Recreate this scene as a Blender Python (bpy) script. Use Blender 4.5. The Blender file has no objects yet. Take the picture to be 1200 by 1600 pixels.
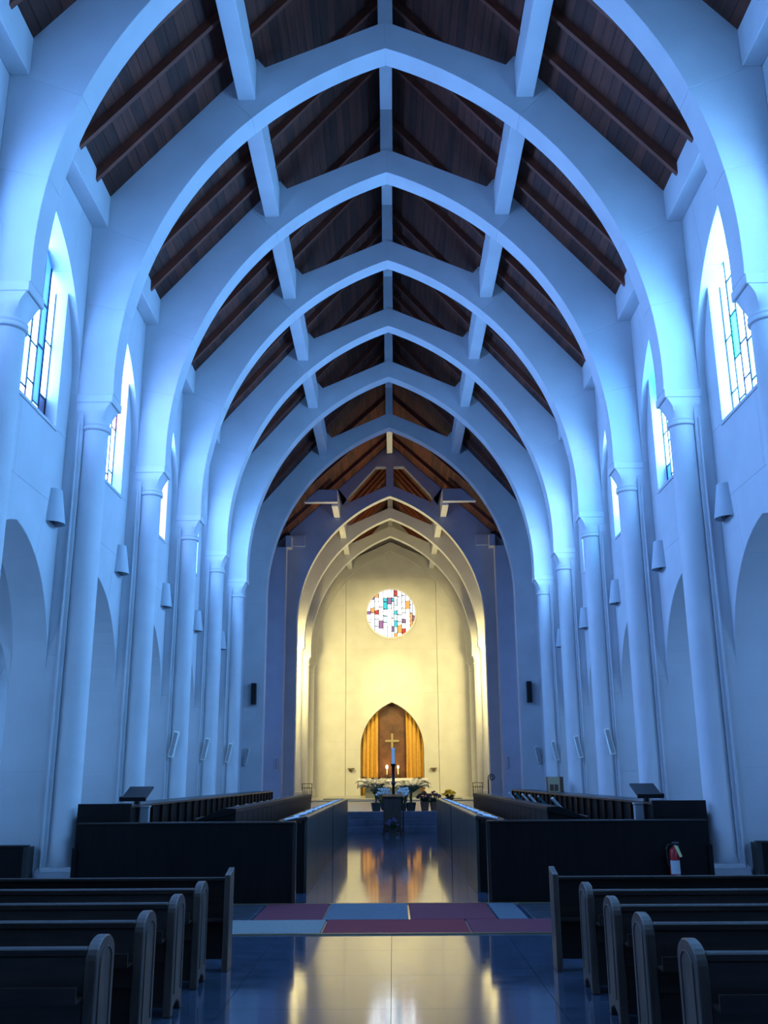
import bpy, bmesh, math, random
from mathutils import Vector, Matrix
random.seed(7)
PI = math.pi
S = bpy.context.scene
COL = S.collection

# ------------------------------------------------------------------ camera
F_PX, PITCH, YAW, ROLL, CAMX, EYE = 1478.615, .274645, .0073479, -.006389, .0272, 1.6
cam = bpy.data.objects.new('camera', bpy.data.cameras.new('camera'))
COL.objects.link(cam)
fh = Vector((-math.sin(YAW), math.cos(YAW), 0)); rt = Vector((math.cos(YAW), math.sin(YAW), 0)); zz = Vector((0, 0, 1))
fw = fh * math.cos(PITCH) + zz * math.sin(PITCH)
up = zz * math.cos(PITCH) - fh * math.sin(PITCH)
r2 = rt * math.cos(ROLL) + up * math.sin(ROLL)
u2 = up * math.cos(ROLL) - rt * math.sin(ROLL)
M = Matrix.Identity(4)
for i in range(3):
    M[i][0], M[i][1], M[i][2] = r2[i], u2[i], -fw[i]
M[0][3], M[1][3], M[2][3] = CAMX, 0, EYE
cam.matrix_world = M
cam.data.sensor_fit = 'VERTICAL'; cam.data.sensor_height = 36
cam.data.lens = 36 * F_PX / 1600
cam.data.clip_start = .05; cam.data.clip_end = 300
S.camera = cam

# ------------------------------------------------------------------ sky, exposure
w = bpy.data.worlds.new('world'); S.world = w; w.use_nodes = True
w.node_tree.nodes['Background'].inputs[0].default_value = (.32, .55, 1, 1)
w.node_tree.nodes['Background'].inputs[1].default_value = .6
S.view_settings.view_transform = 'Standard'
S.view_settings.look = 'None'
S.view_settings.gamma = 1
S.view_settings.use_curve_mapping = False
S.view_settings.exposure = .03
S.cycles.use_denoising = True
S.cycles.use_light_tree = True
S.cycles.max_bounces = 6
S.cycles.diffuse_bounces = 5
S.cycles.glossy_bounces = 3
S.cycles.transmission_bounces = 2
S.cycles.caustics_reflective = False
S.cycles.caustics_refractive = False
S.cycles.sample_clamp_indirect = 6

WIN_E = 29.0          # daylight behind the stained glass
ROSE_E = 3.2
WARM = (1, .80, .30)

def lamp(name, kind, loc, power, color, aim=None, size=.2, spot=60, blend=.6):
    d = bpy.data.lights.new(name, kind)
    d.energy = power; d.color = color
    if kind == 'SPOT':
        d.spot_size = math.radians(spot); d.spot_blend = blend; d.shadow_soft_size = size
    elif kind == 'AREA':
        d.size = size
    else:
        d.shadow_soft_size = size
    o = bpy.data.objects.new(name, d); COL.objects.link(o); o.location = loc
    if aim is not None:
        o.rotation_euler = (Vector(aim) - Vector(loc)).to_track_quat('-Z', 'Y').to_euler()
    return o

# ------------------------------------------------------------------ materials
def mat(name, col, rough=.6, metal=0, emit=None, estr=0, noise=0, nscale=8, stretch=(1, 1, 1), bump=0, bscale=40, spec=.5, ior=None, coat=0, rvar=0):
    m = bpy.data.materials.new(name); m.use_nodes = True
    nt = m.node_tree; b = nt.nodes['Principled BSDF']
    b.inputs['Base Color'].default_value = (*col, 1)
    b.inputs['Roughness'].default_value = rough
    b.inputs['Metallic'].default_value = metal
    b.inputs['Specular IOR Level'].default_value = spec
    if ior: b.inputs['IOR'].default_value = ior
    if coat:
        b.inputs['Coat Weight'].default_value = coat; b.inputs['Coat Roughness'].default_value = .06
    if emit:
        b.inputs['Emission Color'].default_value = (*emit, 1); b.inputs['Emission Strength'].default_value = estr
    if noise or bump or rvar:
        tc = nt.nodes.new('ShaderNodeTexCoord'); mp = nt.nodes.new('ShaderNodeMapping')
        mp.inputs['Scale'].default_value = stretch
        geo = nt.nodes.new('ShaderNodeNewGeometry')
        nt.links.new(geo.outputs['Position'], mp.inputs['Vector'])
    if noise or rvar:
        n = nt.nodes.new('ShaderNodeTexNoise'); n.inputs['Scale'].default_value = nscale; n.inputs['Detail'].default_value = 6
        nt.links.new(mp.outputs[0], n.inputs['Vector'])
    if noise:
        r = nt.nodes.new('ShaderNodeValToRGB')
        lo = tuple(c * (1 - noise) for c in col); hi = tuple(min(1, c * (1 + noise)) for c in col)
        r.color_ramp.elements[0].position = .3; r.color_ramp.elements[1].position = .7
        r.color_ramp.elements[0].color = (*lo, 1); r.color_ramp.elements[1].color = (*hi, 1)
        nt.links.new(n.outputs['Fac'], r.inputs[0]); nt.links.new(r.outputs[0], b.inputs['Base Color'])
    if rvar:
        mr = nt.nodes.new('ShaderNodeMapRange'); mr.inputs[3].default_value = max(.01, rough - rvar); mr.inputs[4].default_value = rough + rvar
        nt.links.new(n.outputs['Fac'], mr.inputs[0]); nt.links.new(mr.outputs[0], b.inputs['Roughness'])
    if bump:
        n2 = nt.nodes.new('ShaderNodeTexNoise'); n2.inputs['Scale'].default_value = bscale; n2.inputs['Detail'].default_value = 3
        nt.links.new(mp.outputs[0], n2.inputs['Vector'])
        bp = nt.nodes.new('ShaderNodeBump'); bp.inputs['Strength'].default_value = bump; bp.inputs['Distance'].default_value = .02
        nt.links.new(n2.outputs['Fac'], bp.inputs['Height']); nt.links.new(bp.outputs[0], b.inputs['Normal'])
    if emit: m.cycles.emission_sampling = 'FRONT'
    return m

STONE = mat('limestone', (.56, .57, .60), .75, noise=.06, nscale=1.3, bump=.12, bscale=30)
STONE2 = mat('limestone_shaft', (.60, .61, .64), .7, noise=.04, nscale=2, bump=.08, bscale=30)
ROOFW = mat('roof_board_wood', (.088, .021, .010), .75, noise=.45, nscale=2.2, stretch=(6, .35, 6))
ROOFW2 = mat('roof_board_wood_dark', (.05, .012, .006), .75, noise=.45, nscale=2.2, stretch=(6, .35, 6))
RAFT = mat('rafter_wood', (.15, .036, .017), .65, noise=.3, nscale=3, stretch=(1, 6, 1))
PEW = mat('pew_oak', (.035, .020, .014), .42, noise=.35, nscale=3, stretch=(1, 1, 8), rvar=.08)
PEWEND = mat('pew_end_oak', (.10, .066, .05), .42, noise=.3, nscale=3, stretch=(6, 6, 1), bump=.1, bscale=25)
CHOIR = mat('choir_dark_oak', (.006, .0045, .0045), .5, spec=.2, noise=.4, nscale=3, stretch=(6, 6, .6))
DESKB = mat('desk_board_oak', (.042, .040, .032), .36, noise=.3, nscale=3, stretch=(6, 6, .6))
CHOIRT = mat('choir_top_oak', (.028, .022, .02), .32, noise=.3, nscale=3, stretch=(1, .3, 1))
FLOORM = mat('polished_terrazzo', (.055, .075, .115), .085, noise=.25, nscale=5, bump=.035, bscale=2.2, stretch=(1, 1.0, 1), ior=1.9, rvar=.03)
GROUT = mat('floor_joint', (.03, .032, .04), .5)
RUGR = mat('rug_red', (.22, .012, .02), .9, noise=.2, nscale=40)
RUGP = mat('rug_plum', (.15, .018, .035), .9, noise=.2, nscale=40)
RUGB = mat('rug_blue_grey', (.09, .12, .15), .9, noise=.2, nscale=40)
RUGL = mat('rug_pale_grey', (.20, .21, .20), .9, noise=.15, nscale=40)
RUGD = mat('rug_dark_blue', (.035, .04, .07), .7, noise=.2, nscale=40)
TRIMB = mat('brass_strip', (.55, .42, .22), .35, metal=.8)
STEEL = mat('grille_steel', (.25, .27, .3), .3, metal=.8)
LEAD = mat('lead_came', (.012, .012, .016), .5)
IRON = mat('black_iron', (.012, .012, .013), .4, metal=.4)
BLACKP = mat('black_plastic', (.012, .012, .014), .45)
WHITEP = mat('white_plastic', (.85, .88, .82), .45)
GREYP = mat('sconce_plaster', (.46, .50, .55), .6)
SCIN = mat('sconce_inside', (.10, .12, .15), .7)
CLOTH = mat('altar_linen', (.85, .84, .80), .8, bump=.1, bscale=15)
ALTST = mat('altar_stone', (.26, .28, .24), .7, noise=.15, nscale=8)
STEPM = mat('chancel_floor_stone', (.40, .42, .44), .35, noise=.12, nscale=2)
STEPD = mat('step_dark_blue', (.10, .11, .16), .7, noise=.15, nscale=6)  # darker, bluer tone for the three lower steps
CURT = mat('gold_curtain', (.55, .32, .065), .7, noise=.12, nscale=10)
NICHEW = mat('niche_walnut', (.095, .034, .015), .5, noise=.45, nscale=2.5, stretch=(1, 1, 1))
CROSSM = mat('gilt_cross', (.30, .25, .15), .45, metal=.3)
WAX = mat('candle_wax', (.9, .86, .78), .5)
FLAME = mat('candle_flame', (1, .6, .2), .5, emit=(1, .55, .18), estr=26)
BRASS = mat('aged_brass', (.25, .18, .08), .4, metal=.8)
AMBO = mat('ambo_walnut', (.040, .022, .016), .5, noise=.3, nscale=4, stretch=(6, 6, 1))
LEAF = mat('palm_green', (.06, .10, .035), .5, noise=.3, nscale=12)
LEAFD = mat('leaf_dark_green', (.04, .075, .03), .55, noise=.3, nscale=12)
POT = mat('dark_pot', (.045, .04, .035), .5)
POTB = mat('terracotta_pot', (.20, .09, .05), .7)
PETW = mat('white_petal', (.85, .84, .80), .6)
PETP = mat('pink_petal', (.30, .12, .11), .7)
PETY = mat('yellow_petal', (.95, .72, .06), .6)
PETV = mat('violet_petal', (.12, .08, .22), .7)
PAPER = mat('page_paper', (.72, .74, .76), .7)
COVERS = [mat('hymnal_cover_navy', (.03, .05, .12), .5), mat('hymnal_cover_red', (.16, .02, .03), .5), mat('hymnal_cover_teal', (.03, .14, .16), .5)]
REDM = mat('extinguisher_red', (.42, .012, .015), .3)
LABELM = mat('extinguisher_label', (.60, .64, .66), .5)
TAGM = mat('inspection_tag', (.58, .62, .30), .6)
BOXW = mat('cream_cabinet', (.42, .36, .22), .6)
BOXD = mat('dark_cabinet_side', (.10, .045, .03), .6)
PALEB = mat('pale_pedestal', (.34, .34, .36), .6)

def glass(name, c, k=1.0, base=.5):
    return mat(name, tuple(v * base for v in c), .25, emit=c, estr=WIN_E * k)
# the south (right) side receives the stronger, greener daylight, the left side the bluer
def nave_glass(tag_, w, k):
    r, g, b = w
    white = glass('glass_daylight_' + tag_, w, k)
    pale = glass('glass_pale_violet_' + tag_, (r * 1.5, g * .9, b), .8 * k)
    sky = glass('glass_sky_blue_' + tag_, (r * .6, g * .85, b), .7 * k)
    return [white] * 10 + [pale] * 3 + [sky] * 3 + [G_BLUE] * 2 + [G_CYAN] + [G_ROSE] + [G_DARK]
G_CYAN = glass('glass_turquoise', (.02, .62, .72), .45)
G_BLUE = glass('glass_deep_blue', (.02, .10, .55), .20)
G_ROSE = glass('glass_rose', (.62, .38, .62), .4)
G_DIM = glass('glass_dim_grey_blue', (.20, .44, .85), .30)
G_TRAN = glass('glass_transept', (.10, .30, 1.0), .2)
G_DARK = glass('glass_dark', (.02, .04, .12), .08)
NAVEG = {-1: nave_glass('left', (.18, .43, 1.0), .84), 1: nave_glass('right', (.17, .50, 1.0), 1.02)}
def rglass(name, c, k):
    return mat(name, tuple(v * .5 for v in c), .25, emit=c, estr=ROSE_E * k)
R_WHITE = rglass('rose_glass_white', (.85, .92, 1.0), 1.0)
R_CYAN = rglass('rose_glass_turquoise', (.05, .50, .70), .3)
R_PALE = rglass('rose_glass_pale_blue', (.45, .72, 1.0), .5)
R_RED = rglass('rose_glass_red', (.55, .06, .05), .22)
R_AMB = rglass('rose_glass_amber', (.8, .35, .12), .3)
R_VIO = rglass('rose_glass_violet', (.30, .16, .40), .22)
R_YEL = rglass('rose_glass_straw', (.95, .9, .6), .8)

# ------------------------------------------------------------------ mesh helpers
class MB:
    def __init__(s): s.v = []; s.f = []
    def add(s, v, f):
        n = len(s.v); s.v += [tuple(p) for p in v]; s.f += [tuple(i + n for i in q) for q in f]; return s
    def box(s, x0, x1, y0, y1, z0, z1):
        x0, x1 = min(x0, x1), max(x0, x1); y0, y1 = min(y0, y1), max(y0, y1)
        return s.add([(x0, y0, z0), (x1, y0, z0), (x1, y1, z0), (x0, y1, z0), (x0, y0, z1), (x1, y0, z1), (x1, y1, z1), (x0, y1, z1)],
                     [(0, 3, 2, 1), (4, 5, 6, 7), (0, 1, 5, 4), (1, 2, 6, 5), (2, 3, 7, 6), (3, 0, 4, 7)])
    def prism(s, pts, d0, d1, mp):
        """2D outline pts extruded from d0 to d1, mp(a, b, d) -> xyz"""
        n = len(pts)
        v = [mp(a, b, d0) for a, b in pts] + [mp(a, b, d1) for a, b in pts]
        f = [tuple(range(n)), tuple(range(2 * n - 1, n - 1, -1))]
        f += [(i, i + n, (i + 1) % n + n, (i + 1) % n) for i in range(n)]
        return s.add(v, f)
    def strip(s, inner, outer, d0, d1, mp):
        """closed solid between two equally long 2D polylines"""
        n = len(inner)
        v = []
        for d in (d0, d1):
            v += [mp(a, b, d) for a, b in inner] + [mp(a, b, d) for a, b in outer]
        f = []
        for i in range(n - 1):
            f.append((i, i + 1, n + i + 1, n + i))
            f.append((2 * n + i, 3 * n + i, 3 * n + i + 1, 2 * n + i + 1))
            f.append((i, 2 * n + i, 2 * n + i + 1, i + 1))
            f.append((n + i, n + i + 1, 3 * n + i + 1, 3 * n + i))
        f.append((0, n, 3 * n, 2 * n)); f.append((n - 1, 3 * n - 1, 4 * n - 1, 2 * n - 1))
        return s.add(v, f)
    def lathe(s, prof, cx=0, cy=0, n=24, a0=0, a1=2 * PI, cap=True):
        full = abs(a1 - a0 - 2 * PI) < 1e-6
        m = n if full else n + 1
        v = []
        for r, z in prof:
            for k in range(m):
                a = a0 + (a1 - a0) * k / n
                v.append((cx + r * math.cos(a), cy + r * math.sin(a), z))
        f = []
        for j in range(len(prof) - 1):
            for k in range(n):
                k2 = (k + 1) % m
                f.append((j * m + k, j * m + k2, (j + 1) * m + k2, (j + 1) * m + k))
        if cap and full:
            f.append(tuple(range(m - 1, -1, -1))); f.append(tuple((len(prof) - 1) * m + k for k in range(m)))
        return s.add(v, f)
    def tube(s, pts, r, n=8):
        pts = [Vector(p) for p in pts]; v = []; f = []
        rs = r if isinstance(r, (list, tuple)) else [r] * len(pts)
        for i, p in enumerate(pts):
            t = (pts[min(i + 1, len(pts) - 1)] - pts[max(i - 1, 0)]).normalized()
            a = t.orthogonal().normalized() if i == 0 else (a - t * a.dot(t)).normalized()
            b = t.cross(a)
            for k in range(n):
                q = 2 * PI * k / n
                v.append(p + (a * math.cos(q) + b * math.sin(q)) * rs[i])
        for i in range(len(pts) - 1):
            for k in range(n):
                f.append((i * n + k, i * n + (k + 1) % n, (i + 1) * n + (k + 1) % n, (i + 1) * n + k))
        f.append(tuple(range(n - 1, -1, -1))); f.append(tuple((len(pts) - 1) * n + k for k in range(n)))
        return s.add(v, f)
    def ball(s, c, r, n=8, m=6, sz=1):
        v = []; f = []
        for j in range(m + 1):
            th = PI * j / m
            for k in range(n):
                ph = 2 * PI * k / n
                v.append((c[0] + r * math.sin(th) * math.cos(ph), c[1] + r * math.sin(th) * math.sin(ph), c[2] + r * sz * math.cos(th)))
        for j in range(m):
            for k in range(n):
                f.append((j * n + k, (j + 1) * n + k, (j + 1) * n + (k + 1) % n, j * n + (k + 1) % n))
        return s.add(v, f)
    def mesh(s, name):
        me = bpy.data.meshes.new(name); me.from_pydata(s.v, [], s.f)
        bm = bmesh.new(); bm.from_mesh(me); bmesh.ops.recalc_face_normals(bm, faces=bm.faces); bm.to_mesh(me); bm.free()
        return me
    def build(s, name, m, parent=None, bevel=0, smooth=False, loc=None, seg=1):
        me = s.mesh(name); me.materials.append(m)
        return place(me, name, parent, bevel, smooth, loc, seg)

def place(me, name, parent=None, bevel=0, smooth=False, loc=None, seg=1):
    o = bpy.data.objects.new(name, me); COL.objects.link(o)
    if smooth:
        for p in me.polygons: p.use_smooth = True
        me.set_sharp_from_angle(angle=math.radians(40))
    if bevel:
        b = o.modifiers.new('bevel', 'BEVEL'); b.width = bevel; b.segments = seg; b.limit_method = 'ANGLE'; b.angle_limit = math.radians(50)
    if parent is not None: o.parent = parent
    if loc is not None: o.location = loc
    return o

def empty(name, loc=(0, 0, 0), rz=0):
    o = bpy.data.objects.new(name, None); COL.objects.link(o); o.location = loc; o.rotation_euler = (0, 0, rz); o.empty_display_size = .1
    return o
def tag(o, label, cat=None, group=None, kind=None):
    o['label'] = label
    if cat: o['category'] = cat
    if group: o['group'] = group
    if kind: o['kind'] = kind
    return o
def thing(name, label, cat, loc=(0, 0, 0), rz=0, group=None):
    return tag(empty(name, loc, rz), label, cat, group)
def struct(name, label=None):
    o = empty(name); o['kind'] = 'structure'
    if label: o['label'] = label
    return o
def children_of(o): return [c for c in bpy.data.objects if c.parent == o]
def copy_tree(o, kids, parent=None):
    """kids: dict object -> its children"""
    c = o.copy(); COL.objects.link(c); c.parent = parent
    for k in kids.get(o, ()): copy_tree(k, kids, c)
    return c
def tree_of(o):
    d = {}
    def rec(p):
        d[p] = children_of(p)
        for q in d[p]: rec(q)
    rec(o); return d

XZ = lambda a, b, d: (a, d, b)       # outline in x,z; depth along y
def YZ(s): return lambda a, b, d: (s * d, a, b)   # outline in y,z; depth along x (mirrored by s)

def pointed(half, rise, n=12, bulge=0):
    """right half of a two-centred arch from springing (half,0) to apex (0,rise)"""
    c = (rise * rise - half * half) / (2 * half); R = half + c; te = math.acos(c / R)
    out = []
    for i in range(n + 1):
        t = i / n; th = te * t; r = R + bulge * math.sin(PI * t)
        out.append((-c + r * math.cos(th), r * math.sin(th)))
    out[-1] = (0, rise)
    return out
def full_pointed(half, rise, n=12):
    r = pointed(half, rise, n); return [(-a, b) for a, b in r] + [p for p in reversed(r[:-1])]

ORD = ['first', 'second', 'third', 'fourth', 'fifth', 'sixth', 'seventh', 'eighth', 'ninth', 'tenth', 'eleventh', 'twelfth', 'thirteenth', 'fourteenth', 'fifteenth', 'sixteenth']
SIDE = {-1: 'left', 1: 'right'}

# ------------------------------------------------------------------ dimensions
D = 3.5155
def YC(k): return 13.9456 + D * (k - 1)          # centre of nave frame k
HT = .21                                          # half thickness of a frame
Y6 = 32.32 + HT                                   # crossing arch
YX = 43.0                                         # face of the chancel arch
YCH = [YX + HT, 46.95 + HT, 50.70 + HT]           # chancel arch and ribs
UP = .6                                           # the chancel stands this much higher
YW = 54.6                                         # back wall of the chancel
YB = -1.0                                         # wall behind the camera
XC, XA, XW, XO = 4.60, 4.86, 4.98, 5.62           # column axis, spandrel plane, recessed wall plane, outside
XG = XW + .19                                     # glass plane
ZR, SL = 16.30, 1.156                             # ridge height and slope of the roof boards
ZE0, ZE1 = 10.40, 10.97                           # eaves beam
SPR, APX, HALF, BULGE = 7.42, 13.90, 4.30, .12
def zroof(x): return ZR - SL * abs(x)
def zcross(x): return 17.10 - .92 * abs(x)          # shallower roof over the crossing

# ================================================================== FLOOR
fl = struct('floor', 'dark polished stone floor reflecting the lit chancel')
MB().box(-9.2, 9.2, YB - .3, 55.5, -.3, -.012).build('floor_bed', GROUT, fl)
T = 1.22
sl = MB().box(-T / 2 + .002, T / 2 - .002, -T / 2 + .002, T / 2 - .002, -.012, 0).mesh('slab'); sl.materials.append(FLOORM)
for i in range(-4, 4):
    for j in range(26):
        place(sl, 'slab', fl, loc=(i * T + T / 2, YB + T / 2 + j * T, 0))
MB().box(-9.2, -4 * T, YB, 31, -.012, 0).build('aisle_slab', FLOORM, fl)
MB().box(4 * T, 9.2, YB, 31, -.012, 0).build('aisle_slab', FLOORM, fl)

# raised chancel floor: three steps, then the platform, then the altar step
cs = struct('floor_chancel', 'raised stone chancel floor with steps')
for i in range(3):
    MB().box(-4.25 if i == 0 else -4.25, 4.25, 30.35 + i * .36, 31.6, i * .2 if i else -.01, (i + 1) * .2).build('step', STEPD, cs, bevel=.012)
MB().box(-9.2, 9.2, 31.5, 55.5, -.01, .595).build('platform', STEPM, cs)
MB().box(-4.1, 4.1, 45.3, 55.5, .59, .65).build('step', STEPM, cs, bevel=.01)
MB().box(-3.3, 3.3, 46.9, 55.5, .645, .70).build('step', STEPM, cs, bevel=.01)

# ================================================================== SIDE WALLS
ARC_U = full_pointed((D - 2 * HT) / 2, 2.22, 12); ZU = 7.45      # blind arch round the window
ARC_L = full_pointed((D - 2 * HT) / 2, 1.85, 12); ZL = 3.12      # aisle arcade arch
SILL = 6.68
def z_up(y, dy=D):
    """height of the blind arch over bay coordinate y (0..D)"""
    pts = [(a + dy / 2, b + ZU) for a, b in ARC_U]
    for (a0, b0), (a1, b1) in zip(pts, pts[1:]):
        if a0 <= y <= a1: return b0 + (b1 - b0) * (y - a0) / (a1 - a0)
    return ZU

BAYS = list(range(-2, 5))           # bay k lies between frame k and k+1
wn = 0
for s in (-1, 1):
    wl = struct('wall_' + SIDE[s], 'pale stone nave wall with arcade and clerestory on the %s' % SIDE[s])
    mp = YZ(s)
    mid = D / 2
    def arc_pts(arc, z): return [(a + mid, b + z) for a, b in arc]
    au = arc_pts(ARC_U, ZU); al = arc_pts(ARC_L, ZL)
    meshes = []
    # upper spandrel in three stones: two haunches and the head
    def spandrel(i0, i1, arc, ztop):
        inn = arc[i0:i1 + 1]
        return inn, [(a, ztop) for a, b in inn]
    n = len(au) - 1
    def radial(p, ztop, cx):      # joint running from the arch up to the top edge, leaning outwards
        return (p[0] + (p[0] - cx) * .25, ztop)
    cuts = [0, 8, 16, n]
    for q in range(3):
        i0, i1 = cuts[q], cuts[q + 1]
        inn = au[i0:i1 + 1]
        t0 = au[0] if q == 0 else radial(au[i0], ZE1, mid)
        a0 = HT if q == 0 else max(HT, au[i0][0] + (au[i0][0] - mid) * .35)
        a1 = D - HT if q == 2 else min(D - HT, au[i1][0] + (au[i1][0] - mid) * .35)
        out = [(a0 + (a1 - a0) * j / (len(inn) - 1), ZE1) for j in range(len(inn))]
        meshes.append((MB().strip(inn, out, XA, XO, mp).mesh('wall_stone'), 'wall_stone', STONE, .006))
    # flanks of the window slot and the arcade wall below
    for y0, y1 in ((HT, HT + .5), (D - HT - .5, D - HT)):
        meshes.append((MB().box(s * XW, s * XO, y0, y1, SILL, 9.2).mesh('window_flank'), 'window_flank', STONE, .008))
    k2 = len(al) // 2
    zj = 5.55
    for q, (i0, i1) in enumerate(((0, k2 // 2 + 2), (k2 // 2 + 2, len(al) - 1 - k2 // 2 - 2), (len(al) - 1 - k2 // 2 - 2, len(al) - 1))):
        inn = al[i0:i1 + 1]
        a0 = HT if q == 0 else al[i0][0] + (al[i0][0] - mid) * .15
        a1 = D - HT if q == 2 else al[i1][0] + (al[i1][0] - mid) * .15
        out = [(a0 + (a1 - a0) * j / (len(inn) - 1), zj) for j in range(len(inn))]
        meshes.append((MB().strip(inn, out, XW, XW + .5, mp).mesh('arcade_stone'), 'arcade_stone', STONE, .006))
    meshes.append((MB().box(s * XW, s * (XO), HT, mid - .25, zj, SILL).mesh('wall_stone'), 'wall_stone', STONE, .006))
    meshes.append((MB().box(s * XW, s * (XO), mid - .25, D - HT, zj, SILL).mesh('wall_stone'), 'wall_stone', STONE, .006))
    # eaves beam
    meshes.append((MB().box(s * 4.60, s * XA, HT, D - HT, ZE0, ZE1).mesh('eaves_beam'), 'eaves_beam', STONE, .01))
    for me, nm, m, bv in meshes: me.materials.append(m)
    for k in BAYS:
        for me, nm, m, bv in meshes:
            place(me, nm, wl, bevel=bv, loc=(0, YC(k), 0))
    # piers behind the columns, one per frame, in courses
    for k in range(-2, 6):
        zc = [0, 1.72, 3.35, 5.6, 7.42, ZE1]
        for z0, z1 in zip(zc, zc[1:]):
            MB().box(s * (4.74 if z1 < 7.5 else XA), s * (5.5 if z1 < 5.7 else XO), YC(k) - HT, YC(k) + HT, z0, z1).build('pier_stone', STONE, wl, bevel=.005)
    bead = MB().box(s * 4.785, s * 4.815, -.255, -.2, .3, 6.95).mesh('pier_bead'); bead.materials.append(STONE)
    for k in range(0, 6): place(bead, 'pier_bead', wl, bevel=.01, loc=(0, YC(k), 0))
    # wall ends: towards the camera, and the plain last bay beside the crossing pier
    MB().box(s * XW, s * XO, YB - .3, YC(-2) - HT, 0, ZE1).build('end_wall', STONE, wl)
    MB().box(s * XW, s * XO, YC(5) + HT, 32.32, 0, ZE1).build('end_wall', STONE, wl)
    # low aisle behind the arcade: outer wall, roof slab, cross walls with pointed passages
    MB().box(s * 7.2, s * 7.5, YB - .3, 32.6, 0, 5.9).build('aisle_wall', STONE, wl)
    MB().box(s * (XO + .002), s * 7.5, YB - .3, 32.3, 5.6, 5.9).build('aisle_roof', STONE, wl)
    pa = [(a + 6.35, b + 2.75) for a, b in full_pointed(.85, 1.6, 8)]
    for k in range(-2, 6):
        m_ = MB()
        m_.strip([(s * a, b) for a, b in pa], [(s * a, 5.6) for a, b in pa], YC(k) - HT, YC(k) + HT, XZ)
        m_.build('cross_wall', STONE, wl)
    # ---------------------------------------------------------- clerestory windows
    for k in BAYS:
        wn += 1
        if k >= 0:
            lab = 'tall leaded clerestory window, %s from the camera on the %s side' % (ORD[k], SIDE[s])
        else:
            lab = 'tall leaded clerestory window behind the camera end, %s side, bay %d back' % (SIDE[s], -k)
        wi = struct('window_%d' % wn, lab); wi.location = (0, YC(k), 0)
        y0, y1 = HT + .5, D - HT - .5
        nc = 8; cw = (y1 - y0) / nc
        ld = MB()
        for c in range(nc):
            ya, yb = y0 + c * cw, y0 + (c + 1) * cw
            ztop = min(z_up(ya), z_up(yb)) - .02
            z = SILL + .02
            odd = c % 2
            first = True
            while z < ztop - .05:
                h = (random.choice((.22, .30)) if first else random.uniform(.55, .92)) if not odd else (random.uniform(.38, .55) if first else random.uniform(.55, .92))
                first = False
                z1_ = z + h
                last = z1_ > ztop - .3
                if last: z1_ = ztop
                g = .014
                if last:
                    zl, zr_ = z_up(ya + g) - .01, z_up(yb - g) - .01
                    pts = [(ya + g, z + g), (yb - g, z + g), (yb - g, zr_), (ya + g, zl)]
                else:
                    pts = [(ya + g, z + g), (yb - g, z + g), (yb - g, z1_ - g), (ya + g, z1_ - g)]
                MB().prism(pts, XG, XG + .018, mp).build('pane', random.choice(NAVEG[s]), wi)
                ld.box(s * (XG - .015), s * (XG + .03), ya, yb, z - g, z + g)
                z = z1_
            ld.box(s * (XG - .018), s * (XG + .03), ya - g, ya + g, SILL, z_up(ya))
        ld.box(s * (XG - .018), s * (XG + .03), y1 - g, y1 + g, SILL, z_up(y1))
        ld.build('lead_came', LEAD, wi)
        MB().box(s * (XG + .05), s * XO, y0 - .1, y1 + .1, SILL - .05, 9.8).build('outer_glazing', LEAD, wi)
        # thin bead moulding round the slot
        bd = MB()
        for yy in (y0, y1): bd.box(s * (XW - .012), s * (XW + .02), yy - .02, yy + .02, SILL, z_up(yy))
        bd.box(s * (XW - .02), s * (XG), y0 - .04, y1 + .04, SILL - .045, SILL + .004)
        bd.build('window_bead', STONE, wi)
    # aisle lancets
    for k in BAYS:
        wn += 1
        wi = struct('window_%d' % wn, 'small lancet window in the %s aisle, bay %d' % (SIDE[s], k + 3)); wi.location = (0, YC(k), 0)
        lp = [(a + mid, b + 3.1) for a, b in full_pointed(.4, .7, 6)]
        MB().prism([(mid - .4, 1.6)] + lp + [(mid + .4, 1.6)], 7.16, 7.21, mp).build('pane', G_DIM, wi)
        b_ = MB()
        for zz_ in (1.6, 2.3, 3.0): b_.box(s * 7.13, s * 7.17, mid - .4, mid + .4, zz_ - .02, zz_ + .02)
        b_.box(s * 7.13, s * 7.17, mid - .02, mid + .02, 1.6, 3.75); b_.build('lead_came', LEAD, wi)

wb = struct('wall_back', 'plain stone wall behind the viewer')
MB().box(-7.5, 7.5, YB - .4, YB, 0, 16.5).build('wall_face', STONE, wb)

# ================================================================== TRANSVERSE ARCHES
CX_ = -((APX - SPR) ** 2 - HALF ** 2) / (2 * HALF)
def ray_out(p, segs):
    dx, dz = p[0] - CX_, p[1]
    best = None
    for (x0, z0), (x1, z1) in zip(segs, segs[1:]):
        ex, ez = x1 - x0, z1 - z0
        det = dx * -ez + ex * dz
        if abs(det) < 1e-9: continue
        rx, rz = x0 - CX_, z0 - SPR
        t = (rx * -ez + ex * rz) / det; u = (dx * rz - dz * rx) / det
        if t > 1.0 and -1e-6 <= u <= 1 + 1e-6:
            if best is None or t > best: best = t
    return (CX_ + dx * best, SPR + dz * best) if best else None
def half_rib(outer, n=40):
    """[(inner, outer)] pairs from springing to apex, with samples at the outline's corners"""
    c = -CX_; R = HALF + c; te = math.acos(c / R)
    ths = [te * i / n for i in range(n + 1)]
    for x, z in outer:
        th = math.atan2(z - SPR, x - CX_)
        if 0 < th < te: ths += [th - 1e-4, th + 1e-4]
    res = []
    for th in sorted(ths):
        r = R + BULGE * math.sin(PI * th / te)
        p = (CX_ + r * math.cos(th), r * math.sin(th))
        o = ray_out(p, outer)
        if o is None: continue
        res.append(((max(p[0], 0), p[1] + SPR), (max(o[0], 0), o[1])))
    res[-1] = ((0, APX), (0, outer[-1][1]))
    return res
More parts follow.
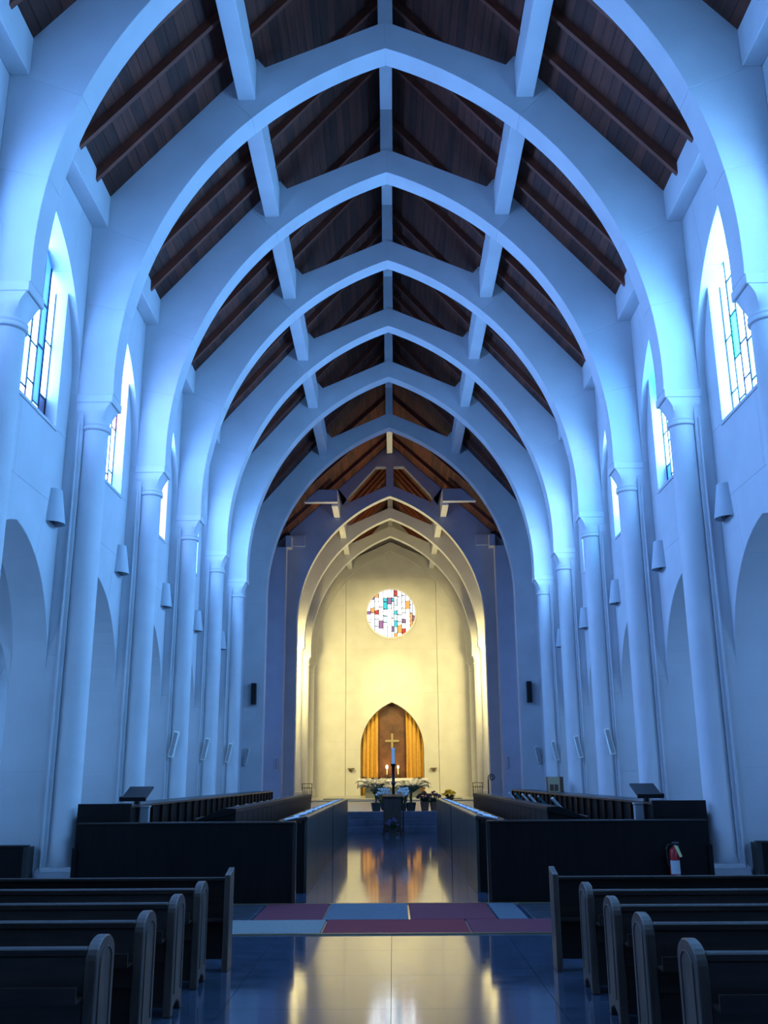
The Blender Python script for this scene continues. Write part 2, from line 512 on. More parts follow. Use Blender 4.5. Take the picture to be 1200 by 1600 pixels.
OUT_STD = [(XA, SPR - .5), (XA, ZE1 - .28), (4.56, zroof(4.56) + .05), (2.26, zroof(2.26) + .05), (2.24, 13.46), (0, 14.47)]
OUT_WIDE = [(XO + .2, SPR - .5), (XO + .2, 9.6), (XO + .2, zroof(XO + .2) + .05), (2.26, zroof(2.26) + .05), (2.24, 13.46), (0, 14.47)]
OUT_CROSS = [(XO + .2, SPR - .5), (XO + .2, 9.6), (XO + .2, zcross(XO + .2) + .05 - UP), (2.46, zcross(2.46) + .05 - UP), (2.24, 13.46), (0, 14.47)]
RIB = half_rib(OUT_STD)
RIBW = half_rib(OUT_WIDE)
def rib_meshes(pairs):
    """four voussoirs for each half"""
    zs = [SPR, 8.72, 10.05, 12.35, 99]
    ms = []
    for sx in (-1, 1):
        for a, b in zip(zs, zs[1:]):
            idx = [i for i, (p, o) in enumerate(pairs) if a - 1e-6 <= p[1] <= b]
            lo = idx[0]; hi = min(idx[-1] + 1, len(pairs) - 1)
            inn = [(sx * p[0], p[1]) for p, o in pairs[lo:hi + 1]]
            out = [(sx * o[0], o[1]) for p, o in pairs[lo:hi + 1]]
            me = MB().strip(inn, out, -HT, HT, XZ).mesh('voussoir'); me.materials.append(STONE)
            ms.append(me)
    return ms
KP = MB().box(-.13, .13, -HT + .02, HT, 14.3, 15.9).mesh('king_post'); KP.materials.append(STONE)
RM, RMW, RMC = rib_meshes(RIB), rib_meshes(RIBW), rib_meshes(half_rib(OUT_CROSS))
def add_arch(y, label, ms, king=True, z=0):
    t = thing('transverse_arch', label, 'arch', (0, y, z), group='pointed arches spanning the church')
    for me in ms: place(me, 'voussoir', t, bevel=.006)
    if king: place(KP, 'king_post', t)
    return t
for k in range(-2, 6):
    if k >= 0: lab = 'pointed blue-lit nave arch, %s from the camera' % ORD[k]
    else: lab = 'pointed nave arch overhead behind the first visible one, %s back' % ORD[-k - 1]
    add_arch(YC(k), lab, RM)
a6 = add_arch(Y6, 'wide-faced pointed arch at the far end of the nave, carried on plain piers without columns', RMW)
for s in (-1, 1):
    z0 = 0
    for z1 in (1.72, 3.9, 5.55, SPR):
        MB().box(s * HALF, s * (XO + .2), -HT, HT, z0, z1).build('pier_stone', STONE, a6, bevel=.005); z0 = z1
for s in (-1, 1):
    MB().prism([(0, ZR + .02), (s * 5.82, zroof(5.82) + .02), (s * 5.82, zcross(5.82) + .1), (0, zcross(0) + .1)], HT - .12, HT + .02, XZ).build('gable_wall', STONE, a6)
# the chancel arch carries a gable with two triangular openings
c7 = add_arch(YCH[0], 'pointed chancel arch with triangular openings in the gable above it', RMC, z=UP)
for s in (-1, 1):
    z0 = 0
    for z1 in (1.72, 3.9, 5.55, SPR):
        MB().box(s * HALF, s * 9.2, -HT, HT, z0, z1).build('pier_stone', STONE, c7, bevel=.005); z0 = z1
    MB().box(s * (XO + .15), s * 9.2, -HT, HT, SPR, 12.0).build('pier_stone', STONE, c7)
    MB().prism([(s * 2.47, zcross(2.47) + .05 - UP), (s * 2.25, 13.45), (s * 1.86, 14.04), (s * .67, 15.38), (s * 0, 15.38), (0, 16.54)], -HT, HT, XZ).build('gable_band', STONE, c7)
MB().box(-.18, .18, -HT - .01, HT, 14.3, 15.4).build('gable_post', STONE, c7)
for i in (1, 2):
    add_arch(YCH[i], '%s arch inside the yellow-lit chancel' % ('first slim pointed' if i == 1 else 'second slim pointed'), RM, z=UP)
# blind rib against the back wall
bl = thing('transverse_arch', 'slim blind arch against the back wall above the rose window', 'arch', (0, YW - .12, UP), group='pointed arches spanning the church')
for sx in (-1, 1):
    inn = [(sx * p[0], p[1]) for p, o in RIB]; out = [(sx * o[0], o[1]) for p, o in RIB]
    MB().strip(inn, out, -.12, .12, XZ).build('voussoir', STONE, bl, bevel=.01)

# ================================================================== COLUMNS
def column_meshes(s):
    base = MB().box(s * 4.32, s * 4.88, -.26, .26, 0, .40)
    base.add([(s * 4.32, -.26, .40), (s * 4.88, -.26, .40), (s * 4.88, .26, .40), (s * 4.32, .26, .40),
              (s * 4.36, -.22, .457), (s * 4.84, -.22, .457), (s * 4.84, .22, .457), (s * 4.36, .22, .457)],
             [(0, 1, 5, 4), (1, 2, 6, 5), (2, 3, 7, 6), (3, 0, 4, 7), (4, 5, 6, 7)])
    shaft = MB().lathe([(.222, .45), (.222, .50), (.205, .53), (.203, 3), (.198, 6.86)], s * XC, 0, 32)
    ring = MB().lathe([(.198, 6.84), (.226, 6.86), (.232, 6.885), (.226, 6.91), (.212, 6.915), (.222, 6.93), (.226, 6.95), (.2, 6.97)], s * XC, 0, 32)
    # capital: a circle lofted to a rectangle, flaring towards the nave
    n = 48; cap = MB(); v = []; f = []
    x0, x1, yy = 4.335, 4.86, .225
    J = 10
    for j in range(J + 1):
        t = j / J; e = t ** 1.9 if True else t
        for k in range(n):
            a = 2 * PI * k / n
            ca, sa = math.cos(a), math.sin(a)
            m_ = max(abs(ca), abs(sa)); q = (ca / m_, sa / m_)
            rx = (x0 + x1) / 2 + q[0] * (x1 - x0) / 2; ry = q[1] * yy
            cxp = XC + .205 * ca; cyp = .205 * sa
            ey = min(1, t * 1.6) ** 1.2
            v.append((s * (cxp + (rx - cxp) * (e if q[0] < .99 or rx < XC else ey)), cyp + (ry - cyp) * ey, 6.95 + .33 * t))
    for j in range(J):
        for k in range(n):
            f.append((j * n + k, j * n + (k + 1) % n, (j + 1) * n + (k + 1) % n, (j + 1) * n + k))
    cap.add(v, f)
    aba = MB().box(s * 4.30, s * 4.88, -.235, .27, 7.28, SPR)
    return [(base, 'column_base', False, .01), (shaft, 'shaft', True, 0), (ring, 'neck_ring', True, 0), (cap, 'capital', True, 0), (aba, 'abacus', False, .012)]
for s in (-1, 1):
    parts = []
    for mb, nm, sm, bv in column_meshes(s):
        me = mb.mesh(nm); me.materials.append(STONE2); parts.append((me, nm, sm, bv))
    for k in list(range(-2, 6)) + [101, 102, 103]:
        if k < 0: continue
        y = YC(k) if k < 100 else (YCH + [YW - .22])[k - 100]
        if k < 100: lab = 'round stone column with flared capital, %s from the camera on the %s' % (ORD[k], SIDE[s])
        else: lab = 'yellow-lit round column on the %s of the chancel, %s from the chancel arch' % (SIDE[s], ORD[k - 101])
        t = thing('column', lab, 'column', (0, y, 0 if k < 100 else UP), group='round columns along both sides')
        for me, nm, sm, bv in parts: place(me, nm, t, bevel=bv, smooth=sm)

# ================================================================== CROSSING AND CHANCEL WALLS
for s in (-1, 1):
    tw = struct('wall_transept_' + SIDE[s], 'stone walls of the %s transept' % SIDE[s])
    MB().box(s * 9.2, s * 9.5, 32.3, YX + .4, 0, 12.6).build('end_wall', STONE, tw)
    MB().box(s * (XO + .1), s * 9.5, 32.32, 32.75, 0, 12.6).build('side_wall', STONE, tw)
    for z0, z1 in ((0, 1.72), (1.72, 3.9), (3.9, 7.4), (7.4, 11.9)):
        MB().box(s * 4.79, s * 9.2, YX - .65, YX, z0, z1).build('pier_stone', STONE, tw, bevel=.006)
    MB().box(s * 4.56, s * 4.83, YX - .6, YX, 11.9, 12.46).build('corbel', STONE, tw, bevel=.01)
    MB().box(s * 3.98, s * 4.56, YX - .14, YX, 12.05, 12.58).build('corbel', STONE, tw, bevel=.01)
    MB().box(s * 4.7, s * 9.5, 32.3, YX + .4, 12.6, 12.8).build('transept_ceiling', ROOFW2, tw)
    wn += 1
    wi = struct('window_%d' % wn, 'pointed window in the end wall of the %s transept' % SIDE[s])
    lp = [(a + 36.6, b + 6.2) for a, b in full_pointed(1.3, 2.4, 8)]
    MB().prism([(35.3, 3.0)] + lp + [(37.9, 3.0)], 9.14, 9.19, YZ(s)).build('pane', G_TRAN, wi)
    b_ = MB()
    for yy in (35.3, 36.17, 37.03, 37.9): b_.box(s * 9.1, s * 9.15, yy - .03, yy + .03, 3, 6.2)
    for zz_ in (3, 4, 5, 6): b_.box(s * 9.1, s * 9.15, 35.3, 37.9, zz_ - .03, zz_ + .03)
    b_.build('lead_came', LEAD, wi)
    # header beams of the crossing roof and their purlin stubs
    hb = thing('header_beam', 'blue-grey stub beam under the crossing roof on the %s with yellow underside' % SIDE[s], 'beam')
    MB().box(s * 2.36, s * 4.6, 40.7, 41.0, 13.56, 14.14).build('beam', STONE, hb, bevel=.01)
    MB().box(s * 2.36, s * 2.64, 41.0, YX, 13.45, 14.14).build('purlin_stub', STONE, hb, bevel=.01)
    # chancel side walls
    cw_ = struct('wall_chancel_' + SIDE[s], 'plain stone side wall of the chancel on the %s' % SIDE[s])
    ys = [YCH[0] + HT, YCH[1] - HT, YCH[1] + HT, YCH[2] - HT, YCH[2] + HT, YW]
    for i in range(0, 6, 2):
        for z0, z1 in ((.5, 3.9), (3.9, 7.42 + UP), (7.42 + UP, ZE1 + UP)):
            MB().box(s * XW, s * XO, ys[i], ys[i + 1], z0, z1).build('wall_stone', STONE, cw_, bevel=.006)
        MB().box(s * 4.6, s * XW, ys[i], ys[i + 1], ZE0 + UP, ZE1 + UP).build('eaves_beam', STONE, cw_, bevel=.01)
    for y in YCH[1:]:
        MB().box(s * 4.74, s * XO, y - HT, y + HT, .5, SPR + UP).box(s * XA, s * XO, y - HT, y + HT, SPR + UP, ZE1 + UP).build('pier_stone', STONE, cw_, bevel=.006)

# ---- back wall with niche and rose window
wf = struct('wall_front', 'yellow-lit back wall of the chancel with pointed niche and round window')
XP = 2.62
for s in (-1, 1):
    for z0, z1 in ((.5, 3.62), (3.62, 6.3), (6.3, 8.81), (8.81, 11.3), (11.3, 17)):
        MB().box(s * (XP + .01), s * 5.7, YW, YW + .5, z0, z1).build('wall_stone', STONE, wf, bevel=.008)
YR = YW + .10                         # the middle panel lies a little back
NH, NSP, NAP = 1.78, 3.20, 5.78
npts = [(a, b + NSP) for a, b in full_pointed(NH, NAP - NSP, 12)]
for s in (-1, 1):
    MB().box(s * NH, s * XP, YR, YR + .8, .5, NSP).build('wall_stone', STONE, wf, bevel=.008)
    hp = [p for p in npts if p[0] * s >= -1e-6]
    if s < 0: inn = hp
    else: inn = list(reversed(hp))
    out = []
    m_ = len(inn) - 1
    for i in range(m_ + 1):
        t = i / m_
        out.append((s * XP, NSP + (6.3 - NSP) * t / .5) if t <= .5 else (s * XP * (1 - (t - .5) / .5), 6.3))
    MB().strip(inn, out, YR, YR + .8, XZ).build('wall_stone', STONE, wf, bevel=.008)
MB().box(-XP, XP, YR, YR + .5, 6.3, 8.81).build('wall_stone', STONE, wf, bevel=.008)
RZ, RR = 10.88, 1.41
cir = [(RR * math.sin(2 * PI * i / 64), RZ + RR * math.cos(2 * PI * i / 64)) for i in range(65)]
def sq(p):
    dx, dz = p[0], p[1] - RZ
    k = min(XP / abs(dx) if abs(dx) > 1e-6 else 99, 2.07 / abs(dz) if abs(dz) > 1e-6 else 99)
    return (dx * k, RZ + dz * k)
for q in range(4):
    inn = cir[q * 16:q * 16 + 17]
    pr = sorted([(math.atan2(p[0], p[1] - RZ) % (2 * PI) if not (q == 3 and i == 16) else 2 * PI, p) for i, p in enumerate(inn)])
    # add the square's corner angle so that the outline closes neatly
    ca = math.atan2(XP, 2.07); ang = [ca, PI - ca, PI + ca, 2 * PI - ca][q]
    pr.append((ang, (RR * math.sin(ang), RZ + RR * math.cos(ang)))); pr.sort(key=lambda t: t[0])
    inn = [p for a, p in pr]
    MB().strip(inn, [sq(p) for p in inn], YR, YR + .5, XZ).build('wall_stone', STONE, wf)
MB().box(-XP, XP, YR, YR + .5, RZ + 2.07, 17.0).build('wall_stone', STONE, wf, bevel=.008)
MB().box(-XP - .05, XP + .05, YR + .02, YR + .5, 16.5, 17.0).build('wall_stone', STONE, wf)
MB().box(-6, 6, YW + .95, YW + 1.1, 0, 17.3).build('outer_wall', STONE, wf)

# rose window
wn += 1
rw = struct('window_%d' % wn, 'round stained glass rose window in the back wall of the chancel')
ring = MB()
for r0, r1, y0, y1 in ((RR - .01, RR + .10, YR - .05, YR + .02), (RR + .16, RR + .22, YR - .02, YR + .02)):
    n = 64; v = []; f = []
    for k in range(n):
        a = 2 * PI * k / n
        for r, y in ((r0, y0), (r1, y0), (r1, y1), (r0, y1)): v.append((r * math.cos(a), y, RZ + r * math.sin(a)))
    for k in range(n):
        for j in range(4): f.append((k * 4 + j, k * 4 + (j + 1) % 4, ((k + 1) % n) * 4 + (j + 1) % 4, ((k + 1) % n) * 4 + j))
    ring.add(v, f)
ring.build('window_moulding', STONE2, rw, smooth=True)
MB().lathe([(RR + .02, 0), (RR + .02, .03)], 0, 0, 48).build('lead_came', LEAD, rw).matrix_local = Matrix.Translation((0, YR + .2, RZ)) @ Matrix.Rotation(PI / 2, 4, 'X')
rr = random.Random(5)
xs = [-RR]
while xs[-1] < RR - .1: xs.append(min(RR, xs[-1] + rr.uniform(.13, .27)))
xs[-1] = RR
def rose_mat(x, z):
    d = math.hypot(x, z)
    u = rr.random()
    if d > 1.0:
        return R_WHITE if u < .62 else (R_AMB if u < .76 else (R_RED if u < .9 else R_VIO))
    if abs(x + .05) < .45:
        return R_WHITE if u < .62 else (R_CYAN if u < .80 else (R_PALE if u < .93 else R_VIO))
    return R_WHITE if u < .66 else (R_RED if u < .78 else (R_YEL if u < .87 else (R_PALE if u < .94 else R_VIO)))
for xa, xb in zip(xs, xs[1:]):
    hm = math.sqrt(max(.0, RR ** 2 - min(abs(xa), abs(xb)) ** 2)) if xa * xb > 0 else RR
    z = -hm
    while z < hm - .04:
        z1_ = z + rr.uniform(.16, .5)
        if z1_ > hm - .15: z1_ = hm
        g = .022
        j = [rr.uniform(-.05, .05) for _ in range(4)]
        pts = []
        cand = []
        for i in range(7): cand.append((xa + g + (xb - xa - 2 * g) * i / 6, z + g + (j[0] if z > -hm else 0) * (1 - i / 6)))
        for i in range(7): cand.append((xb - g - (xb - xa - 2 * g) * i / 6, z1_ - g + (j[0] * 0)))
        for px, pz in cand:
            d = math.hypot(px, pz)
            if d > RR - .01:
                mz = math.sqrt(max(0, (RR - .01) ** 2 - px * px)); pz = math.copysign(min(abs(pz), mz), pz)
            pts.append((px, pz + RZ))
        zsp = [p[1] for p in pts]
        if max(zsp) - min(zsp) > .06:
            MB().prism(pts, YR + .15, YR + .17, XZ).build('pane', rose_mat((xa + xb) / 2, (z + z1_) / 2), rw)
        z = z1_

# ================================================================== CEILING
ce = struct('ceiling', 'steep dark timber roof with boards and rafters')
nb = 40
def roof_plane(y0, y1, ridge, slope, deck):
    ang = math.atan(slope); bw = 5.3 / math.cos(ang) / nb
    for s in (-1, 1):
        m1 = MB().box(0.002, bw - .004, y0, y1, 0, .03).mesh('board'); m1.materials.append(ROOFW)
        m2 = MB().box(0.002, bw - .004, y0, y1, 0, .03).mesh('board'); m2.materials.append(ROOFW2)
        for i in range(nb):
            o = place(m1 if random.random() < .55 else m2, 'board', ce)
            if s > 0: o.matrix_local = Matrix.Translation((0, 0, ridge)) @ Matrix.Rotation(ang, 4, 'Y') @ Matrix.Translation((i * bw, 0, 0))
            else: o.matrix_local = Matrix.Translation((0, 0, ridge)) @ Matrix.Rotation(-ang, 4, 'Y') @ Matrix.Translation((-(i + 1) * bw, 0, 0))
        zf = lambda x: ridge - slope * abs(x)
        MB().prism([(0, ridge + .06), (s * 5.9, zf(5.9) + .06), (s * 5.9, zf(5.9) + .3), (0, ridge + .3)], y0 - .1, y1 + .1, XZ).build('light_leak_cover', ROOFW2, ce)  # unseen cover added above the boards to stop light leaking in
roof_plane(YB, Y6 + HT, ZR, SL, True)
roof_plane(Y6 + HT + .01, YCH[0] + HT, 17.10, .92, True)
roof_plane(YCH[0] + HT + .01, YW + .3, ZR + UP, SL, True)
# rafters
def rafter_mesh(s, zroof=zroof, x1=4.75):
    pts = [(s * .12, zroof(.12)), (s * x1, zroof(x1)), (s * x1, zroof(x1) - .22), (s * .12, zroof(.12) - .22)]
    me = MB().prism(pts, -.04, .04, XZ).mesh('rafter'); me.materials.append(RAFT); return me
rm = {s: rafter_mesh(s) for s in (-1, 1)}
ys = []
for k in range(-2, 5):
    ys += [YC(k) + D * q for q in (.27, .5, .73)]
ys += [YC(5) + q for q in (1.1, 2.2, 3.3)]
for a, b in zip(YCH, YCH[1:] + [YW]): ys += [a + (b - a) * q for q in (.3, .52, .75)]
ys += [YC(-2) - 1.1, YC(-2) - 2.2, YC(-2) - 3.3]
for y in ys:
    for s in (-1, 1): place(rm[s], 'rafter', ce, loc=(0, y, UP if y > YX else 0))
rmc = {s: rafter_mesh(s, zcross, 5.0) for s in (-1, 1)}
for q in (1.6, 4.0, 6.4, 8.8):
    for s in (-1, 1): place(rmc[s], 'rafter', ce, loc=(0, Y6 + q, 0))
# concrete purlins and ridge beam between the frames
fr = [YB] + [YC(k) for k in range(-2, 6)] + [Y6] + YCH + [YW]
for a, b in zip(fr, fr[1:]):
    if a == Y6:
        MB().box(-.13, .13, a + HT, b - HT, 16.6, 17.0).build('ridge_beam', STONE, ce)
        continue
    zo = UP if a >= YCH[0] else 0
    y0 = a + (HT if a > YB else 0); y1 = b - (HT if b < YW else 0)
    MB().box(-.13, .13, y0, y1, 15.45 + zo, 16.15 + zo).build('ridge_beam', STONE, ce, bevel=.01)
    for s in (-1, 1):
        MB().box(s * 2.24, s * 2.54, y0, y1, 12.85 + zo, 13.55 + zo).build('purlin', STONE, ce, bevel=.01)

# ================================================================== FLOOR COVERINGS
def rug(x0, x1, y0, y1, m, label, nm='floor_mat'):
    o = MB().box(x0 + .012, x1 - .012, y0 + .012, y1 - .012, 0, .012).build(nm, m, bevel=.004)
    tag(o, label, 'mat', 'mats across the aisle')
YA, YM, YZ_ = 10.94, 11.98, 13.46
rug(-3.9, -.76, YA, YM, RUGL, 'pale grey floor mat, nearest row, left end')
rug(-.76, .86, YA, YM, RUGR, 'deep red floor mat in the middle of the nearest row')
rug(.86, 3.9, YA, YM, RUGP, 'plum red floor mat, nearest row, right end')
rug(-1.65, -.82, YM, YZ_, RUGP, 'plum red floor mat at the left of the far row, before the left choir screen')
rug(-.82, .21, YM, YZ_, RUGB, 'blue-grey floor mat in the middle of the far row')
rug(.21, 1.25, YM, YZ_, RUGP, 'plum red floor mat right of the blue-grey mat in the far row')
rug(1.25, 1.62, YM, YZ_, RUGB, 'narrow blue-grey floor mat before the right choir screen')
for s in (-1, 1):
    g = thing('floor_grille', 'dark steel floor grille before the %s choir screen' % SIDE[s], 'grille', (s * 2.25, (YM + YZ_) / 2, 0))
    MB().box(-.58, .58, -.72, .72, 0, .006).build('tray', RUGD, g)
    for i in range(9): MB().box(-.56, .56, -.66 + i * .155, -.60 + i * .155, .006, .016).build('slat', STEEL, g)
for i, (y0, lab) in enumerate(((YA - .02, 'thin brass strip along the near edge of the floor mats'), (YZ_, 'thin brass strip along the far edge of the floor mats'))):
    tag(MB().box(-3.9, 3.9, y0, y0 + .03, 0, .014).build('edge_strip', TRIMB), lab, 'strip')

# ================================================================== PEWS
def pew_end_profile(y0, depth, h):
    """outline in (y, z), rounded head"""
    r = depth / 2; pts = [(y0, 0), (y0 + .05, 0), (y0 + .07, .05), (y0 + depth / 2, .085), (y0 + depth - .07, .05), (y0 + depth - .05, 0), (y0 + depth, 0)]
    hz = h - r * .62
    for i in range(13):
        a = PI * i / 12
        pts.append((y0 + r + r * math.cos(a), hz + r * .62 * math.sin(a)))
    return pts
def make_pew(s, y, label):
    t = thing('pew', label, 'pew', (0, y, 0), group='nave pews')
    x0, x1 = 1.60, 4.5
    MB().prism([(0, .36), (.03, .36), (.075, .71), (.035, .71)][::-1], x0, x1, YZ(s)).build('backrest', PEW, t, bevel=.006)
    MB().box(s * x0, s * x1, .012, .09, .70, .745).build('top_rail', PEW, t, bevel=.008)
    MB().box(s * x0, s * x1, .02, .06, .06, .37).build('lower_panel', PEW, t)
    MB().box(s * x0, s * x1, .05, .44, .37, .405).build('seat', PEW, t, bevel=.008)
    MB().box(s * x0, s * x1, -.12, .0, .50, .515).box(s * x0, s * x1, -.125, -.11, .50, .58).build('book_rack', PEW, t)
    for xe in (1.54, 4.5):
        e = MB().prism(pew_end_profile(0, .34, .79), xe, xe + .06, YZ(s)).build('pew_end', PEWEND, t, bevel=.006)
        if xe < 2:       # carved border on the aisle face
            c = []
            for i in range(9):
                a = PI * i / 8
                c.append((s * 1.538, .17 + .105 * math.cos(a), .66 + .07 * math.sin(a)))
            c = [(s * 1.538, .275, .14)] + c + [(s * 1.538, .065, .14)]
            MB().tube(c, .005, 6).build('carved_border', PEWEND, e)
    return t
for s, yl in ((-1, (8.22, 7.30, 6.40, 5.42)), (1, (7.98, 7.05, 6.20, 5.19))):
    for i, y in enumerate(reversed(yl)):
        make_pew(s, y, 'dark oak pew with rounded end, %s from the camera on the %s' % (ORD[i], SIDE[s]))
for s, y in ((-1, 8.95), (1, 8.88)):
    t = thing('prayer_desk', 'low front prayer desk with square slanted end before the %s pews' % SIDE[s], 'desk', (0, y, 0))
    x0, x1 = 1.47, 4.5
    MB().box(s * x0, s * x1, .12, .16, .08, .74).build('front_panel', PEW, t)
    MB().prism([(.02, .735), (.19, .725), (.19, .75), (.02, .762)], x0, x1, YZ(s)).build('desk_top', PEW, t, bevel=.005)
    MB().box(s * x0, s * x1, 0, .14, .40, .42).build('book_shelf', PEW, t)
    for xe in (1.42, 4.5):
        MB().prism([(-.02, 0), (.2, 0), (.2, .835), (.06, .80), (-.02, .785)], xe, xe + .05, YZ(s)).build('end_panel', PEWEND, t, bevel=.005)

# ================================================================== CHOIR STALLS
YS = 13.52
COVERS.append(mat('hymnal_cover_pale', (.55, .60, .62), .5))
def hymnal(parent_loc, rz, tilt, i, label, group, open_=True):
    t = thing('hymnal', label, 'book', parent_loc, rz, group)
    w_, h_ = .15, .21
    if open_:
        cv = MB().box(-w_, w_, -h_ / 2, h_ / 2, 0, .006)
        pg = MB()
        for sx in (-1, 1):
            pg.add([(0, -h_ / 2 + .006, .006), (sx * (w_ - .006), -h_ / 2 + .006, .006), (sx * (w_ - .006), h_ / 2 - .006, .006), (0, h_ / 2 - .006, .006),
                    (0, -h_ / 2 + .006, .012), (sx * w_ * .5, -h_ / 2 + .006, .028), (sx * (w_ - .006), -h_ / 2 + .006, .018),
                    (0, h_ / 2 - .006, .012), (sx * w_ * .5, h_ / 2 - .006, .028), (sx * (w_ - .006), h_ / 2 - .006, .018)],
                   [(0, 1, 2, 3), (4, 5, 8, 7), (5, 6, 9, 8), (0, 4, 5, 6, 1), (3, 2, 9, 8, 7), (1, 6, 9, 2), (0, 3, 7, 4)])
    else:
        cv = MB().box(-w_ * .52, w_ * .52, -h_ / 2, h_ / 2, 0, .005).box(-w_ * .52, w_ * .52, -h_ / 2, h_ / 2, .03, .035).box(-w_ * .52, -w_ * .49, -h_ / 2, h_ / 2, 0, .035)
        pg = MB().box(-w_ * .48, w_ * .49, -h_ / 2 + .005, h_ / 2 - .005, .005, .03)
    a = cv.build('cover', COVERS[i % 3 if open_ else (3 if i % 3 != 1 else 2)], t); b = pg.build('page_block', PAPER, t)
    t.rotation_euler = (tilt[0], tilt[1], rz)
    return t
for s in (-1, 1):
    # front screen facing the nave
    t = thing('choir_screen', 'very dark wooden screen closing the %s choir stalls towards the nave' % SIDE[s], 'screen', (0, YS, 0))
    MB().box(s * 1.33, s * 4.26, 0, .06, 0, 1.02).build('panel', CHOIR, t)
    MB().box(s * 1.30, s * 4.27, -.02, .10, 1.02, 1.045).build('cap_rail', CHOIRT, t, bevel=.005)
    MB().box(s * 1.29, s * 1.335, -.012, .08, 0, 1.02).build('end_post', CHOIRT, t)
    MB().box(s * 4.25, s * 4.31, -.03, .02, 0, .72).build('end_post', CHOIR, t)
    MB().box(s * 1.36, s * 1.41, .42, .47, 0, .90).build('inner_post', CHOIRT, t)
    MB().box(s * 1.34, s * 1.42, .06, .50, .88, .91).build('inner_rail', CHOIRT, t)
    b = thing('choir_bench', 'long low bench between the %s choir desks' % SIDE[s], 'bench', (0, 0, 0))
    MB().box(s * 1.78, s * 2.16, 14.8, 27.6, .42, .46).build('seat', CHOIR, b)
    for yy in (15, 19, 23.5, 27.3): MB().box(s * 1.85, s * 2.1, yy, yy + .06, 0, .42).build('leg', CHOIR, b)
    # front desk row along the aisle, in two sections
    for q, (ya, yb) in enumerate(((14.75, 20.95), (21.2, 27.9))):
        t = thing('choir_desk', 'dark aisle-side choir desk on the %s, %s section' % (SIDE[s], 'nearer' if q == 0 else 'farther'), 'desk', (0, 0, 0), group='choir desks along the aisle')
        nb_ = 3; L = (yb - ya) / nb_
        for i in range(nb_):
            MB().box(s * 1.25, s * 1.30, ya + i * L + .012, ya + (i + 1) * L - .012, 0, 1.04).build('board', DESKB, t, bevel=.006)
        MB().box(s * 1.29, s * 1.33, ya + .01, yb - .01, 0, 1.03).build('backing', CHOIR, t)
        MB().prism([(1.24, 1.035), (1.245, 1.06), (1.27, 1.065), (1.68, .985), (1.68, .965), (1.24, 1.02)], ya - .02, yb + .02, lambda a, b, d, s=s: (s * a, d, b)).build('desk_top', CHOIRT, t, bevel=.004)
        MB().box(s * 1.66, s * 1.69, ya, yb, .97, 1.01).build('book_ledge', CHOIRT, t)
        for yy in (ya, yb - .05): MB().box(s * 1.31, s * 1.6, yy, yy + .05, 0, .97).build('end_panel', CHOIR, t)
    # hymnals on the front desks
    nbk = 12
    for i in range(nbk):
        y = 15.05 + i * 1.08 + random.uniform(-.15, .15)
        if 20.7 < y < 21.5: y = 21.6
        hymnal((s * 1.49, y, 1.024), PI / 2 + random.uniform(-.15, .15), (0, 0), i + (s > 0), 'open hymnal, %s from the near end on the %s aisle-side choir desk' % (ORD[i], SIDE[s]), 'hymnals on the aisle-side choir desks').rotation_euler = (.193, 0, PI - s * PI / 2)
    # middle desk row
    ya, yb = 14.45, 27.7
    t = thing('choir_desk', 'dark middle choir desk row on the %s, behind the aisle-side desks' % SIDE[s], 'desk', (0, 0, 0), group='middle choir desks')
    L = .60; nb_ = int((yb - ya) / L)
    bme = MB().box(s * 2.27, s * 2.32, .006, L - .006, 0, 1.14).mesh('board'); bme.materials.append(CHOIR)
    for i in range(nb_): place(bme, 'board', t, bevel=.008, loc=(0, ya + i * L, 0))
    yb = ya + nb_ * L
    MB().prism([(2.26, 1.14), (2.265, 1.19), (2.44, 1.20), (2.86, 1.03), (2.86, 1.0), (2.26, 1.12)], ya - .02, yb + .02, lambda a, b, d, s=s: (s * a, d, b)).build('desk_top', CHOIR, t, bevel=.004)
    MB().box(s * 2.84, s * 2.87, ya, yb, 1.0, 1.06).build('book_ledge', CHOIRT, t)
    for yy in (ya, yb - .05): MB().prism([(2.3, 0), (2.8, 0), (2.8, 1.03), (2.42, 1.18), (2.3, 1.18)], yy, yy + .05, lambda a, b, d, s=s: (s * a, d, b)).build('end_panel', CHOIR, t)
    nbk = 11
    for i in range(nbk):
        y = 16.2 + i * 1.0 + random.uniform(-.2, .2) if s < 0 else 15.6 + i * 1.08 + random.uniform(-.25, .25)
        up_ = (s > 0 and i < 6)
        h = hymnal((s * (2.62 if not up_ else 2.55), y, 1.129 if not up_ else 1.207), 0, (0, 0), i, '%s hymnal, %s from the near end on the %s middle choir desk' % ('standing' if up_ else 'open', ORD[i], SIDE[s]), 'hymnals on the middle choir desks', open_=not up_)
        if up_: h.rotation_euler = (.85, 0, PI - s * PI / 2)
        else: h.rotation_euler = (.384, 0, PI - s * PI / 2)
    # back stalls before the columns
    ya, yb = 13.75, 30.3
    t = thing('choir_stall', 'dark panelled back row of choir stalls before the %s columns' % SIDE[s], 'stall', (0, 0, 0), group='back choir stalls')
    L = .62; nb_ = int((yb - ya - .06) / L)
    bme = MB().box(s * 3.66, s * 3.71, .008, L - .008, 0, 1.23).mesh('board'); bme.materials.append(CHOIR)
    arm = MB().box(s * 3.62, s * 3.68, -.018, .018, 0, 1.24).mesh('divider'); arm.materials.append(CHOIR)
    for i in range(nb_):
        place(bme, 'board', t, bevel=.008, loc=(0, ya + .06 + i * L, 0))
        place(arm, 'divider', t, loc=(0, ya + .06 + (i + 1) * L, 0))
    MB().box(s * 3.62, s * 4.36, ya, ya + .06, 0, 1.285).build('end_panel', CHOIR, t)
